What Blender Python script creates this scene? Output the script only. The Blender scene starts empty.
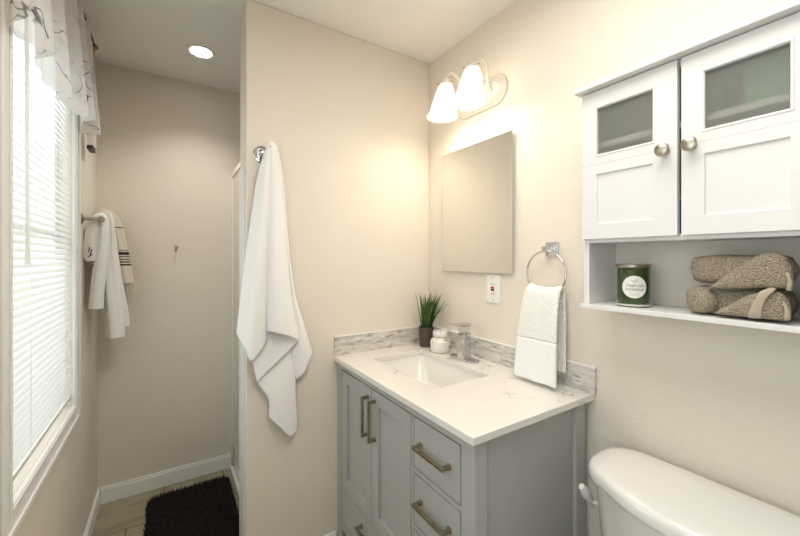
import bpy, math, random
from mathutils import Vector, Matrix

random.seed(7)
S = bpy.context.scene
COL = S.collection
PI = math.pi

# ------------------------------------------------------------------ camera, world, large lights, exposure
H = 1.352                       # eye height
YAW = math.radians(32.65)
F = 362.0                       # focal length in pixels at 800 wide
cd = bpy.data.cameras.new('camera')
cam = bpy.data.objects.new('camera', cd); COL.objects.link(cam)
cam.location = (0, 0, H); cam.rotation_euler = (PI/2, 0, -YAW)
cd.sensor_width = 36; cd.lens = 36*F/800; cd.shift_y = -10/800; cd.clip_start = 0.02
S.camera = cam
S.view_settings.view_transform = 'Standard'; S.view_settings.look = 'None'
S.view_settings.gamma = 1; S.view_settings.use_curve_mapping = False
S.view_settings.exposure = 0.0

w = bpy.data.worlds.new('daylight'); S.world = w; w.use_nodes = True
bg = w.node_tree.nodes['Background']; bg.inputs[0].default_value = (0.86, 0.95, 1.0, 1); bg.inputs[1].default_value = 1.8

def area(name, loc, rot, sx, sy, power, color):
    l = bpy.data.lights.new(name, 'AREA'); l.shape = 'RECTANGLE'; l.size = sx; l.size_y = sy
    l.energy = power; l.color = color
    o = bpy.data.objects.new(name, l); COL.objects.link(o); o.location = loc; o.rotation_euler = rot
    return o
def point(name, loc, power, color, r=0.03):
    l = bpy.data.lights.new(name, 'POINT'); l.energy = power; l.color = color; l.shadow_soft_size = r
    o = bpy.data.objects.new(name, l); COL.objects.link(o); o.location = loc
    return o
area('overhead_fill_light', (0.42, 0.33, 2.37), (0, 0, 0), 0.9, 0.9, 11, (1.0, 0.955, 0.895))  # added overhead fill, no lamp is known here
pl = area('window_daylight', (-0.47, 1.58, 1.45), (0, -PI/2, 0), 1.35, 0.70, 4.2, (0.93, 0.97, 1.0))
area('rear_fill_light', (-0.47, 0.0, 1.40), (0, -PI/2, 0), 1.2, 1.0, 6, (0.95, 0.97, 1.0))  # added side fill, shining through the made-up window behind the camera
LAMP_W = 1.6
LAMP_COL = (1.0, 0.85, 0.66)

# ------------------------------------------------------------------ helpers
cY, sY = math.cos(YAW), math.sin(YAW)
def P(px, py, X=None, Y=None, Z=None):
    """a photograph pixel to the point where its line of sight meets a plane of the room"""
    a = (px-400)/F; b = (258-py)/F
    dx, dy = sY + cY*a, cY - sY*a
    d = X/dx if X is not None else Y/dy if Y is not None else (Z-H)/b
    return Vector((dx*d, dy*d, H + b*d))

class MB:
    def __init__(self): self.v = []; self.f = []
    def add(self, vs, fs):
        n = len(self.v); self.v += [Vector(p) for p in vs]; self.f += [[i+n for i in q] for q in fs]; return self
    def box(self, x0, x1, y0, y1, z0, z1):
        return self.add([(x0,y0,z0),(x1,y0,z0),(x1,y1,z0),(x0,y1,z0),(x0,y0,z1),(x1,y0,z1),(x1,y1,z1),(x0,y1,z1)],
            [(3,2,1,0),(4,5,6,7),(0,1,5,4),(1,2,6,5),(2,3,7,6),(3,0,4,7)])
    def loft(self, rings, cap=True, closed=True):
        n = len(rings[0]); vs = [p for r in rings for p in r]; fs = []
        for i in range(len(rings)-1):
            for j in range(n if closed else n-1):
                k = (j+1) % n
                fs.append((i*n+j, i*n+k, (i+1)*n+k, (i+1)*n+j))
        if cap:
            fs.append(tuple(range(n-1, -1, -1))); fs.append(tuple((len(rings)-1)*n + j for j in range(n)))
        return self.add(vs, fs)
    def lathe(self, prof, c, axis='z', n=32, shear=(0, 0)):
        rings = []
        for r, h in prof:
            ring = []
            for j in range(n):
                t = 2*PI*j/n; u, v = max(r, 1e-5)*math.cos(t), max(r, 1e-5)*math.sin(t)
                p = {'z': (u+shear[0]*h, v+shear[1]*h, h), 'x': (h, u, v), 'y': (v, h, u)}[axis]
                ring.append(Vector(p)+Vector(c))
            rings.append(ring)
        return self.loft(rings)
    def tube(self, pts, r, n=10, closed=False):
        pts = [Vector(p) for p in pts]; rings = []; m = len(pts)
        rs = r if isinstance(r, (list, tuple)) else [r]*m
        prev = None
        for i, p in enumerate(pts):
            a = pts[(i-1) % m] if (closed or i > 0) else p
            b = pts[(i+1) % m] if (closed or i < m-1) else p
            t = (b-a).normalized()
            if prev is None:
                up = Vector((0, 0, 1)) if abs(t.z) < .9 else Vector((1, 0, 0))
                u = t.cross(up).normalized()
            else:
                u = (prev - t*prev.dot(t)).normalized()
            prev = u; v = t.cross(u)
            rings.append([p + (u*math.cos(2*PI*j/n) + v*math.sin(2*PI*j/n))*rs[i] for j in range(n)])
        if closed: rings.append(rings[0]); return self.loft(rings, cap=False)
        return self.loft(rings)
    def grid(self, rows):
        m = len(rows[0])
        return self.add([p for r in rows for p in r],
            [(i*m+j, i*m+j+1, (i+1)*m+j+1, (i+1)*m+j) for i in range(len(rows)-1) for j in range(m-1)])
    def slab_hole(self, a0, a1, b0, b1, ha0, ha1, hb0, hb1, c0, c1, to):
        """a slab with a rectangular hole; to(a, b, c) turns slab axes into the room's"""
        A = [a0, ha0, ha1, a1]; B = [b0, hb0, hb1, b1]
        vs = [to(a, b, c) for c in (c0, c1) for a in A for b in B]
        idx = lambda k, i, j: k*16 + i*4 + j
        fs = []
        for i in range(3):
            for j in range(3):
                if i == 1 and j == 1: continue
                fs.append((idx(0,i,j), idx(0,i,j+1), idx(0,i+1,j+1), idx(0,i+1,j)))
                fs.append((idx(1,i,j), idx(1,i+1,j), idx(1,i+1,j+1), idx(1,i,j+1)))
        for i in range(3):
            fs.append((idx(0,i,0), idx(0,i+1,0), idx(1,i+1,0), idx(1,i,0))); fs.append((idx(0,i+1,3), idx(0,i,3), idx(1,i,3), idx(1,i+1,3)))
            fs.append((idx(0,0,i+1), idx(0,0,i), idx(1,0,i), idx(1,0,i+1))); fs.append((idx(0,3,i), idx(0,3,i+1), idx(1,3,i+1), idx(1,3,i)))
        fs += [(idx(0,1,2), idx(0,2,2), idx(1,2,2), idx(1,1,2)), (idx(0,2,1), idx(0,1,1), idx(1,1,1), idx(1,2,1)),
               (idx(0,1,1), idx(0,1,2), idx(1,1,2), idx(1,1,1)), (idx(0,2,2), idx(0,2,1), idx(1,2,1), idx(1,2,2))]
        return self.add(vs, fs)
    def build(self, name, m, parent=None, smooth=False, bevel=0, seg=2, subsurf=0, solid=0, soff=0.0, angle=40, recalc=True):
        if parent is None:
            xs = [p.x for p in self.v]; ys = [p.y for p in self.v]; zs = [p.z for p in self.v]
            off = Vector(((min(xs)+max(xs))/2, (min(ys)+max(ys))/2, min(zs)))
        else:
            off = Vector((0, 0, 0)); q = parent
            while q: off = off + q.location; q = q.parent
        me = bpy.data.meshes.new(name)
        me.from_pydata([tuple(p-off) for p in self.v], [], self.f)
        me.validate()
        if recalc:
            import bmesh
            bm = bmesh.new(); bm.from_mesh(me); bmesh.ops.recalc_face_normals(bm, faces=bm.faces); bm.to_mesh(me); bm.free()
        if smooth:
            for p in me.polygons: p.use_smooth = True
            if angle < 180: me.set_sharp_from_angle(angle=math.radians(angle))
        me.materials.append(m)
        o = bpy.data.objects.new(name, me); COL.objects.link(o)
        if parent is None: o.location = off
        else: o.parent = parent
        if bevel:
            b = o.modifiers.new('bevel', 'BEVEL'); b.width = bevel; b.segments = seg; b.limit_method = 'ANGLE'; b.angle_limit = math.radians(40)
            b.harden_normals = False
        if solid:
            s = o.modifiers.new('solid', 'SOLIDIFY'); s.thickness = solid; s.offset = soff
        if subsurf:
            s = o.modifiers.new('sub', 'SUBSURF'); s.levels = subsurf; s.render_levels = subsurf
        return o

def tag(o, label, cat, group=None):
    o['label'] = label; o['category'] = cat
    if group: o['group'] = group
    return o
def thing(name, label, cat, loc, group=None):
    o = bpy.data.objects.new(name, None); COL.objects.link(o); o.location = loc; o.empty_display_size = .05
    return tag(o, label, cat, group)
def struct(o):
    o['kind'] = 'structure'; return o
def rr(cx, cy, hx, hy, r, z, n=6):
    pts = []
    for q, (sx, sy) in enumerate(((1,1),(-1,1),(-1,-1),(1,-1))):
        for k in range(n+1):
            t = PI/2*q + PI/2*k/n
            pts.append(Vector((cx+sx*(hx-r)+r*math.cos(t), cy+sy*(hy-r)+r*math.sin(t), z)))
    return pts
def lerp(a, b, t): return a + (b-a)*t
def poly_at(pts, t):
    """point at fraction t along control points, smoothed"""
    n = len(pts)-1; x = min(max(t, 0), 1)*n; i = min(int(x), n-1); u = x-i
    p0 = pts[max(i-1, 0)]; p1 = pts[i]; p2 = pts[i+1]; p3 = pts[min(i+2, n)]
    return tuple(0.5*(2*b + (c-a)*u + (2*a-5*b+4*c-d)*u*u + (3*b-a-3*c+d)*u**3) for a, b, c, d in zip(p0, p1, p2, p3))

# ------------------------------------------------------------------ materials
def nt(name):
    m = bpy.data.materials.new(name); m.use_nodes = True
    return m, m.node_tree.nodes, m.node_tree.links, m.node_tree.nodes['Principled BSDF']
def mat(name, col, rough=.5, metal=0, bump=0, bscale=200, mottle=0, mscale=8, sss=0, coat=0):
    m, N, L, b = nt(name)
    b.inputs['Base Color'].default_value = (*col, 1); b.inputs['Roughness'].default_value = rough; b.inputs['Metallic'].default_value = metal
    if coat: b.inputs['Coat Weight'].default_value = coat; b.inputs['Coat Roughness'].default_value = .05
    tc = N.new('ShaderNodeTexCoord')
    if mottle:
        n = N.new('ShaderNodeTexNoise'); n.inputs['Scale'].default_value = mscale; n.inputs['Detail'].default_value = 4
        L.new(tc.outputs['Object'], n.inputs['Vector'])
        r = N.new('ShaderNodeMapRange'); r.inputs['From Min'].default_value = .3; r.inputs['From Max'].default_value = .7
        r.inputs['To Min'].default_value = 1-mottle; r.inputs['To Max'].default_value = 1+mottle
        L.new(n.outputs['Fac'], r.inputs['Value'])
        mx = N.new('ShaderNodeVectorMath'); mx.operation = 'SCALE'; mx.inputs[0].default_value = col
        L.new(r.outputs[0], mx.inputs['Scale']); L.new(mx.outputs[0], b.inputs['Base Color'])
    if bump:
        n = N.new('ShaderNodeTexNoise'); n.inputs['Scale'].default_value = bscale; n.inputs['Detail'].default_value = 3
        L.new(tc.outputs['Object'], n.inputs['Vector'])
        bp = N.new('ShaderNodeBump'); bp.inputs['Strength'].default_value = bump; bp.inputs['Distance'].default_value = .002
        L.new(n.outputs['Fac'], bp.inputs['Height']); L.new(bp.outputs[0], b.inputs['Normal'])
    return m
def emit(name, col, strength):
    m, N, L, b = nt(name)
    b.inputs['Base Color'].default_value = (.9, .9, .88, 1); b.inputs['Roughness'].default_value = .3
    b.inputs['Emission Color'].default_value = (*col, 1); b.inputs['Emission Strength'].default_value = strength
    return m

M_wall = mat('cream_wall_paint', (.80, .735, .64), .75, bump=.5, bscale=110)
M_ceil = mat('ceiling_paint', (.86, .84, .79), .8, bump=.15, bscale=60)
M_trim = mat('white_trim_paint', (.90, .89, .865), .4)
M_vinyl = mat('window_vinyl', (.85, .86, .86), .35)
M_white = mat('cabinet_white', (.80, .79, .775), .38)
M_white_in = mat('cabinet_inside', (.74, .70, .62), .5)
M_grey = mat('vanity_grey_paint', (.43, .43, .42), .42)
M_bronze = mat('antique_bronze', (.38, .33, .235), .32, metal=1, mottle=.2, mscale=60)
M_nickel = mat('brushed_nickel', (.44, .40, .335), .33, metal=1, mottle=.2, mscale=60)
M_chrome = mat('chrome', (.62, .62, .62), .08, metal=1)
M_dark = mat('dark_metal_gap_shade', (.05, .04, .03), .5)  # dark parts, also the sheet standing in for shade in vanity gaps
M_porc = mat('porcelain', (.80, .785, .76), .12, coat=.6)
M_sink = mat('sink_ceramic', (.86, .84, .80), .2, coat=.3)
M_towel = mat('white_terry', (.92, .905, .905), .9, bump=.7, bscale=420)
M_towel2 = mat('white_cotton', (.88, .86, .83), .9, bump=.6, bscale=380)
M_hem = mat('woven_hem', (.90, .88, .87), .85)
M_pot = mat('brown_pot', (.075, .05, .03), .35)
M_soil = mat('moss', (.03, .03, .015), .95)
M_plast = mat('white_plastic', (.86, .85, .82), .3)
M_red = mat('red_button', (.6, .02, .02), .4)
M_black = mat('black_plastic', (.015, .015, .015), .4)
M_gold = mat('old_gold', (.45, .28, .10), .4, metal=1)
M_mirror = mat('mirror_silver', (.80, .80, .77), .02, metal=1)
M_shower = mat('frosted_shower_panel', (.80, .77, .70), .35)
M_ink = mat('label_ink', (.10, .12, .09), .7)
M_label = mat('label_paper', (.84, .82, .77), .6)
M_blue = mat('blue_plastic', (.05, .15, .5), .4)
M_greenbox = mat('green_carton', (.30, .52, .38), .5)
M_greybox = mat('grey_carton', (.10, .16, .14), .5)
M_base = mat('mat_backing', (.012, .008, .008), .9)

def mk_translucent(name, col, tcol, fac, rough=.5):
    m, N, L, b = nt(name)
    b.inputs['Base Color'].default_value = (*col, 1); b.inputs['Roughness'].default_value = rough
    t = N.new('ShaderNodeBsdfTranslucent'); t.inputs[0].default_value = (*tcol, 1)
    mx = N.new('ShaderNodeMixShader'); mx.inputs[0].default_value = fac
    L.new(b.outputs[0], mx.inputs[1]); L.new(t.outputs[0], mx.inputs[2]); L.new(mx.outputs[0], N['Material Output'].inputs[0])
    return m, N, L, b, t
M_slat = mk_translucent('blind_slat', (.88, .88, .87), (.90, .92, .91), .16)[0]
M_wand = mk_translucent('clear_wand', (.88, .88, .86), (.95, .95, .93), .7)[0]

# sheer valance with drawn flowers
M_val, N, L, b, t = mk_translucent('printed_sheer', (.80, .77, .74), (.85, .84, .80), .35, .8)
tc = N.new('ShaderNodeTexCoord')
def contour(N, L, vec, scale, width, dist=0.0, level=.5):
    n = N.new('ShaderNodeTexNoise'); n.inputs['Scale'].default_value = scale; n.inputs['Detail'].default_value = 1.5; n.inputs['Distortion'].default_value = dist
    L.new(vec, n.inputs['Vector'])
    s = N.new('ShaderNodeMath'); s.operation = 'SUBTRACT'; s.inputs[1].default_value = level; L.new(n.outputs['Fac'], s.inputs[0])
    a = N.new('ShaderNodeMath'); a.operation = 'ABSOLUTE'; L.new(s.outputs[0], a.inputs[0])
    r = N.new('ShaderNodeMapRange'); r.inputs['From Min'].default_value = width*.4; r.inputs['From Max'].default_value = width; r.inputs['To Min'].default_value = 1; r.inputs['To Max'].default_value = 0
    L.new(a.outputs[0], r.inputs['Value'])
    return r.outputs[0]
def mask(N, L, vec, scale, lo, hi):
    n = N.new('ShaderNodeTexNoise'); n.inputs['Scale'].default_value = scale; n.inputs['Detail'].default_value = 1
    L.new(vec, n.inputs['Vector'])
    r = N.new('ShaderNodeMapRange'); r.inputs['From Min'].default_value = lo; r.inputs['From Max'].default_value = hi; L.new(n.outputs['Fac'], r.inputs['Value'])
    return r.outputs[0]
def mul(N, L, a, b_):
    x = N.new('ShaderNodeMath'); x.operation = 'MULTIPLY'
    for i, s in enumerate((a, b_)):
        if isinstance(s, (int, float)): x.inputs[i].default_value = s
        else: L.new(s, x.inputs[i])
    return x.outputs[0]
def mixc(N, L, fac, a, c):
    x = N.new('ShaderNodeMix'); x.data_type = 'RGBA'
    for sock, s in ((x.inputs[0], fac), (x.inputs[6], a), (x.inputs[7], c)):
        if hasattr(s, 'node'): L.new(s, sock)
        else: sock.default_value = s if isinstance(s, (int, float)) else (*s, 1)
    return x.outputs[2]
line = mul(N, L, contour(N, L, tc.outputs['Object'], 9, .011, 1.2), mask(N, L, tc.outputs['Object'], 7, .48, .56))
leaf = mul(N, L, mask(N, L, tc.outputs['Object'], 16, .60, .68), .35)
tp = N.new('ShaderNodeBsdfTransparent'); mx2 = N.new('ShaderNodeMixShader'); mx2.inputs[0].default_value = .24
old = N['Material Output'].inputs[0].links[0].from_socket; L.new(old, mx2.inputs[1]); L.new(tp.outputs[0], mx2.inputs[2]); L.new(mx2.outputs[0], N['Material Output'].inputs[0])
c1 = mixc(N, L, leaf, (.80, .77, .75), (.42, .44, .43)); c2 = mixc(N, L, line, c1, (.07, .07, .08))
L.new(c2, b.inputs['Base Color']); L.new(c2, t.inputs[0])

# quartz worktop
M_quartz, N, L, b = nt('white_quartz'); tc = N.new('ShaderNodeTexCoord')
b.inputs['Roughness'].default_value = .16
v = mul(N, L, contour(N, L, tc.outputs['Object'], 5.5, .010, 1.5), mask(N, L, tc.outputs['Object'], 6, .56, .64))
L.new(mixc(N, L, mul(N, L, v, .75), (.80, .775, .735), (.30, .29, .27)), b.inputs['Base Color'])
# split face stone strips
M_stone, N, L, b = nt('marble_strip_mosaic'); tc = N.new('ShaderNodeTexCoord')
sp = N.new('ShaderNodeSeparateXYZ'); L.new(tc.outputs['Object'], sp.inputs[0])
ad = N.new('ShaderNodeMath'); ad.operation = 'ADD'; L.new(sp.outputs[0], ad.inputs[0]); L.new(sp.outputs[1], ad.inputs[1])
cb = N.new('ShaderNodeCombineXYZ'); L.new(ad.outputs[0], cb.inputs[0]); L.new(sp.outputs[2], cb.inputs[1])
br = N.new('ShaderNodeTexBrick'); L.new(cb.outputs[0], br.inputs['Vector'])
br.inputs['Scale'].default_value = 1; br.inputs['Brick Width'].default_value = .13; br.inputs['Row Height'].default_value = .0195; br.inputs['Mortar Size'].default_value = .0006
br.inputs['Color1'].default_value = (.70, .66, .60, 1); br.inputs['Color2'].default_value = (.50, .48, .45, 1); br.inputs['Mortar'].default_value = (.50, .47, .43, 1); br.offset = .37
mp = N.new('ShaderNodeMapping'); mp.inputs['Scale'].default_value = (14, 14, 55); L.new(tc.outputs['Object'], mp.inputs[0])
f1 = mask(N, L, mp.outputs[0], 1.6, .50, .66); f2 = mask(N, L, mp.outputs[0], 1.3, .55, .70)
k1 = mixc(N, L, mul(N, L, f1, .6), br.outputs['Color'], (.80, .78, .74)); k2 = mixc(N, L, mul(N, L, f2, .85), k1, (.30, .275, .24))
L.new(k2, b.inputs['Base Color']); b.inputs['Roughness'].default_value = .45
# floor planks
M_floor, N, L, b = nt('stone_look_vinyl'); tc = N.new('ShaderNodeTexCoord')
br = N.new('ShaderNodeTexBrick'); mpf = N.new('ShaderNodeMapping'); mpf.inputs['Location'].default_value = (.4535, -1.9625, 0); L.new(tc.outputs['Object'], mpf.inputs[0]); L.new(mpf.outputs[0], br.inputs['Vector']); br.inputs['Scale'].default_value = 1
br.inputs['Brick Width'].default_value = .312; br.inputs['Row Height'].default_value = .312; br.inputs['Mortar Size'].default_value = .0028; br.inputs['Mortar Smooth'].default_value = .3
br.inputs['Color1'].default_value = (.37, .335, .235, 1); br.inputs['Color2'].default_value = (.31, .285, .20, 1); br.inputs['Mortar'].default_value = (.06, .05, .035, 1)
mp = N.new('ShaderNodeMapping'); mp.inputs['Scale'].default_value = (3, 8, 3); L.new(tc.outputs['Object'], mp.inputs[0])
mp.inputs['Location'].default_value = (0, 0, 0)
L.new(mixc(N, L, mul(N, L, mask(N, L, mp.outputs[0], 2.5, .42, .66), .5), br.outputs['Color'], (.19, .17, .11)), b.inputs['Base Color'])
b.inputs['Roughness'].default_value = .42
# taupe terry
M_taupe, N, L, b = nt('taupe_terry'); tc = N.new('ShaderNodeTexCoord')
vo = N.new('ShaderNodeTexVoronoi'); vo.inputs['Scale'].default_value = 330; L.new(tc.outputs['Object'], vo.inputs['Vector'])
r = N.new('ShaderNodeMapRange'); r.inputs['From Max'].default_value = .75; L.new(vo.outputs['Distance'], r.inputs['Value'])
L.new(mixc(N, L, r.outputs[0], (.60, .52, .41), (.27, .22, .155)), b.inputs['Base Color']); b.inputs['Roughness'].default_value = .95
bp = N.new('ShaderNodeBump'); bp.inputs['Strength'].default_value = .9; bp.inputs['Distance'].default_value = .004; bp.invert = True
L.new(vo.outputs['Distance'], bp.inputs['Height']); L.new(bp.outputs[0], b.inputs['Normal'])
M_taupe_band = mat('taupe_woven_band', (.46, .39, .30), .85, bump=.3, bscale=300)
# frosted pane
M_frost, N, L, b = nt('frosted_glass'); b.inputs['Base Color'].default_value = (.68, .69, .645, 1); b.inputs['Transmission Weight'].default_value = .84
b.inputs['Roughness'].default_value = .32; b.inputs['IOR'].default_value = 1.2
# clear window glass
M_glass, N, L, b = nt('window_glass')
t_ = N.new('ShaderNodeBsdfTransparent'); t_.inputs[0].default_value = (.95, .97, .96, 1); gl = N.new('ShaderNodeBsdfGlossy'); gl.inputs[1].default_value = .02
mx = N.new('ShaderNodeMixShader'); mx.inputs[0].default_value = .06; L.new(t_.outputs[0], mx.inputs[1]); L.new(gl.outputs[0], mx.inputs[2]); L.new(mx.outputs[0], N['Material Output'].inputs[0])
# candle glass
M_green, N, L, b = nt('green_candle_glass'); b.inputs['Base Color'].default_value = (.026, .052, .008, 1); b.inputs['Roughness'].default_value = .12; b.inputs['Coat Weight'].default_value = .6
M_clear = mat('clear_glass_rim', (.60, .62, .52), .08, coat=.5)
# marble soap jar
M_marble, N, L, b = nt('white_marble'); tc = N.new('ShaderNodeTexCoord'); b.inputs['Roughness'].default_value = .25
v = mul(N, L, contour(N, L, tc.outputs['Object'], 28, .03, 1.2), mask(N, L, tc.outputs['Object'], 20, .4, .55))
L.new(mixc(N, L, mul(N, L, v, .6), (.82, .79, .74), (.42, .40, .37)), b.inputs['Base Color'])
# grass blades
M_leaf, N, L, b = nt('grass_blade'); tc = N.new('ShaderNodeTexCoord'); sp = N.new('ShaderNodeSeparateXYZ'); L.new(tc.outputs['Object'], sp.inputs[0])
cr = N.new('ShaderNodeValToRGB'); mr = N.new('ShaderNodeMapRange'); mr.inputs['From Min'].default_value = .08; mr.inputs['From Max'].default_value = .26; L.new(sp.outputs[2], mr.inputs['Value'])
L.new(mr.outputs[0], cr.inputs[0]); e = cr.color_ramp.elements; e[0].color = (.03, .045, .015, 1); e[1].color = (.085, .135, .035, 1)
e2 = e.new(.5); e2.color = (.05, .12, .02, 1); L.new(cr.outputs[0], b.inputs['Base Color']); b.inputs['Roughness'].default_value = .5
# shag
M_shag, N, L, b = nt('black_shag'); tc = N.new('ShaderNodeTexCoord')
L.new(mixc(N, L, mask(N, L, tc.outputs['Object'], 60, .35, .7), (.010, .007, .007), (.035, .026, .026)), b.inputs['Base Color']); b.inputs['Roughness'].default_value = .9
# striped cream cotton: bands at given heights above the towel's lowest point
M_stripe, N, L, b = nt('cream_striped_cotton'); tc = N.new('ShaderNodeTexCoord'); sp = N.new('ShaderNodeSeparateXYZ'); L.new(tc.outputs['Object'], sp.inputs[0])
cr = N.new('ShaderNodeValToRGB'); cr.color_ramp.interpolation = 'CONSTANT'
mr = N.new('ShaderNodeMapRange'); mr.inputs['From Max'].default_value = .45; L.new(sp.outputs[2], mr.inputs['Value']); L.new(mr.outputs[0], cr.inputs[0])
e = cr.color_ramp.elements; cream = (.70, .63, .53, 1); ink = (.035, .028, .022, 1)
e[0].color = cream; e[1].position = .999; e[1].color = cream
for z0, z1 in ((.098, .106), (.114, .120), (.128, .133), (.141, .147), (.153, .170), (.176, .181), (.295, .300)):
    q = e.new(z0/.45); q.color = ink; q = e.new(z1/.45); q.color = cream
L.new(cr.outputs[0], b.inputs['Base Color']); b.inputs['Roughness'].default_value = .9
# waffle weave
M_waffle, N, L, b = nt('white_chevron_weave'); tc = N.new('ShaderNodeTexCoord'); b.inputs['Base Color'].default_value = (.91, .89, .86, 1); b.inputs['Roughness'].default_value = .9
mp = N.new('ShaderNodeMapping'); mp.inputs['Rotation'].default_value = (math.radians(-20), 0, 0); L.new(tc.outputs['Object'], mp.inputs[0])
wv = N.new('ShaderNodeTexWave'); wv.bands_direction = 'Z'; wv.inputs['Scale'].default_value = 38; wv.inputs['Distortion'].default_value = .4; wv.inputs['Detail Scale'].default_value = 3; L.new(mp.outputs[0], wv.inputs['Vector'])
bp = N.new('ShaderNodeBump'); bp.inputs['Strength'].default_value = .55; bp.inputs['Distance'].default_value = .004; L.new(wv.outputs['Fac'], bp.inputs['Height']); L.new(bp.outputs[0], b.inputs['Normal'])

M_shade = emit('lit_frosted_shade', (1.0, .86, .66), 3.2)
M_bulb = emit('lit_bulb', (1.0, .85, .62), 25)
M_can = emit('lit_downlight', (1.0, .95, .86), 14)
M_panel = emit('lit_fill_panel', (1.0, .95, .88), 1.5)  # glow of the added fill panel
M_lampwhite = mat('white_enamel', (.66, .62, .55), .3)

# ------------------------------------------------------------------ room shell
XL, XR, YF, YN, ZC = -.325, 1.222, 2.565, -2.6, 2.43
PY0, PY1, PX = 1.605, 1.752, .272
struct(MB().box(XL-.15, XR+.12, YN-.1, YF+.1, -.08, 0).build('floor', M_floor))
struct(MB().box(XL-.15, XR+.12, YN-.1, YF+.1, ZC, ZC+.08).build('ceiling', M_ceil))
WY0, WY1, WZ0, WZ1 = 1.225, 1.935, .757, 2.10
m = MB(); m.slab_hole(.80, YF+.1, 0, ZC, WY0, WY1, WZ0, WZ1, XL-.12, XL, lambda a, b, c: (c, a, b))
m.slab_hole(YN-.1, .80, 0, ZC, -.50, .50, .80, 2.0, XL-.12, XL, lambda a, b, c: (c, a, b))  # opening for the added fill window
struct(m.build('wall_left', M_wall))
struct(MB().box(XR, XR+.1, YN-.1, YF+.1, 0, ZC).build('wall_right', M_wall))
struct(MB().box(XL, XR, YF, YF+.1, 0, ZC).build('wall_far', M_wall))
struct(MB().box(XL, XR, YN-.1, YN, 0, ZC).build('wall_near', M_wall))
struct(MB().box(PX, XR, PY0, PY1, 0, ZC).build('wall_middle', M_wall, bevel=.006, seg=3))
struct(MB().box(PX-.004, PX-.0002, 1.637, PY1, .0, 1.745).build('end_strip', M_vinyl, bevel=.001))  # white strip on the partition end face, stopping below the ceiling
def baseboard(name, x0, x1, y0, y1, nrm, h=.090):
    m = MB(); m.box(x0, x1, y0, y1, 0, h-.012)
    dx, dy = nrm
    m.box(x0+(.004 if dx < 0 else 0), x1-(.004 if dx > 0 else 0), y0+(.004 if dy < 0 else 0), y1-(.004 if dy > 0 else 0), h-.012, h)
    struct(m.build(name, M_trim, bevel=.002))
baseboard('baseboard_far', XL+.0125, .344, YF-.012, YF, (0, -1))
baseboard('baseboard_left', XL, XL+.012, YN, YF, (1, 0))
baseboard('baseboard_right', XR-.012, XR, YN, .60, (-1, 0))
baseboard('baseboard_middle', PX+.01, .665, PY0-.012, PY0, (0, -1), .064)

# window: casing, sash frame and pane
win = bpy.data.objects.new('window_1', None); COL.objects.link(win); win.location = (XL-.06, 1.58, WZ0); struct(win)
m = MB()
m.slab_hole(1.157, 2.0, .690, 2.165, WY0, WY1, WZ0, WZ1, XL, XL+.011, lambda a, b, c: (c, a, b))
m.slab_hole(1.157, 2.0, .690, 2.165, 1.172, 1.985, .705, 2.150, XL+.011, XL+.017, lambda a, b, c: (c, a, b))
m.slab_hole(WY0-.014, WY1+.014, WZ0-.014, WZ1+.014, WY0-.004, WY1+.004, WZ0-.004, WZ1+.004, XL+.011, XL+.015, lambda a, b, c: (c, a, b))
m.build('casing', M_trim, win, bevel=.0015)
m = MB(); m.slab_hole(WY0, WY1, WZ0, WZ1, WY0+.03, WY1-.03, WZ0+.03, WZ1-.03, XL-.11, XL-.045, lambda a, b, c: (c, a, b))
m.box(XL-.095, XL-.05, WY0+.03, WY1-.03, 1.42, 1.455)
m.build('frame', M_vinyl, win, bevel=.002)
MB().box(XL-.080, XL-.076, WY0+.028, WY1-.028, WZ0+.028, WZ1-.028).build('pane', M_glass, win)

fill_win = bpy.data.objects.new('fill_window', None); COL.objects.link(fill_win); fill_win.location = (XL-.06, 0, .80); struct(fill_win)  # unseen window, added to let in fill light from the side
m = MB(); m.slab_hole(-.50, .50, .80, 2.0, -.47, .47, .83, 1.97, XL-.11, XL-.045, lambda a, b, c: (c, a, b)); m.box(XL-.095, XL-.05, -.47, .47, 1.39, 1.42)
m.build('frame', M_vinyl, fill_win, bevel=.002)
m = MB(); m.slab_hole(-.57, .57, .73, 2.07, -.50, .50, .80, 2.0, XL, XL+.014, lambda a, b, c: (c, a, b)); m.build('casing', M_trim, fill_win, bevel=.002)
MB().box(XL-.080, XL-.076, -.472, .472, .828, 1.972).build('pane', M_glass, fill_win)

# a plain white door in the wall behind the camera
dr = bpy.data.objects.new('door_1', None); COL.objects.link(dr); dr.location = (.5, YN, 0); struct(dr)
m = MB(); m.box(.12, .90, YN, YN+.02, .01, 2.03)
for z0, z1 in ((.18, .95), (1.10, 1.88)): m.box(.24, .78, YN+.02, YN+.026, z0, z1)
m.build('slab', M_trim, dr, bevel=.003)
m = MB(); m.box(.05, .115, YN, YN+.025, 0, 2.10); m.box(.905, .97, YN, YN+.025, 0, 2.10); m.box(.115, .905, YN, YN+.025, 2.035, 2.10)
m.build('casing', M_trim, dr, bevel=.002)
MB().lathe([(.0, 0), (.025, 0), (.025, .008), (.01, .012), (.01, .035), (.026, .045), (.026, .06), (.0, .066)], (.17, YN+.02, .95), 'y').build('knob', M_nickel, dr, smooth=True)

t = thing('fill_panel', 'added flat square fill light panel overhead, out of view', 'ceiling light', (.42, .33, ZC))  # unseen fixture, made up to carry the overhead fill
m = MB(); m.slab_hole(-.06, .90, -.15, .81, -.04, .88, -.13, .79, ZC-.03, ZC, lambda a, b, c: (a, b, c)); m.build('frame', M_trim, t)
MB().box(-.04, .88, -.13, .79, ZC-.02, ZC-.01).build('diffuser', M_panel, t)

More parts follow.
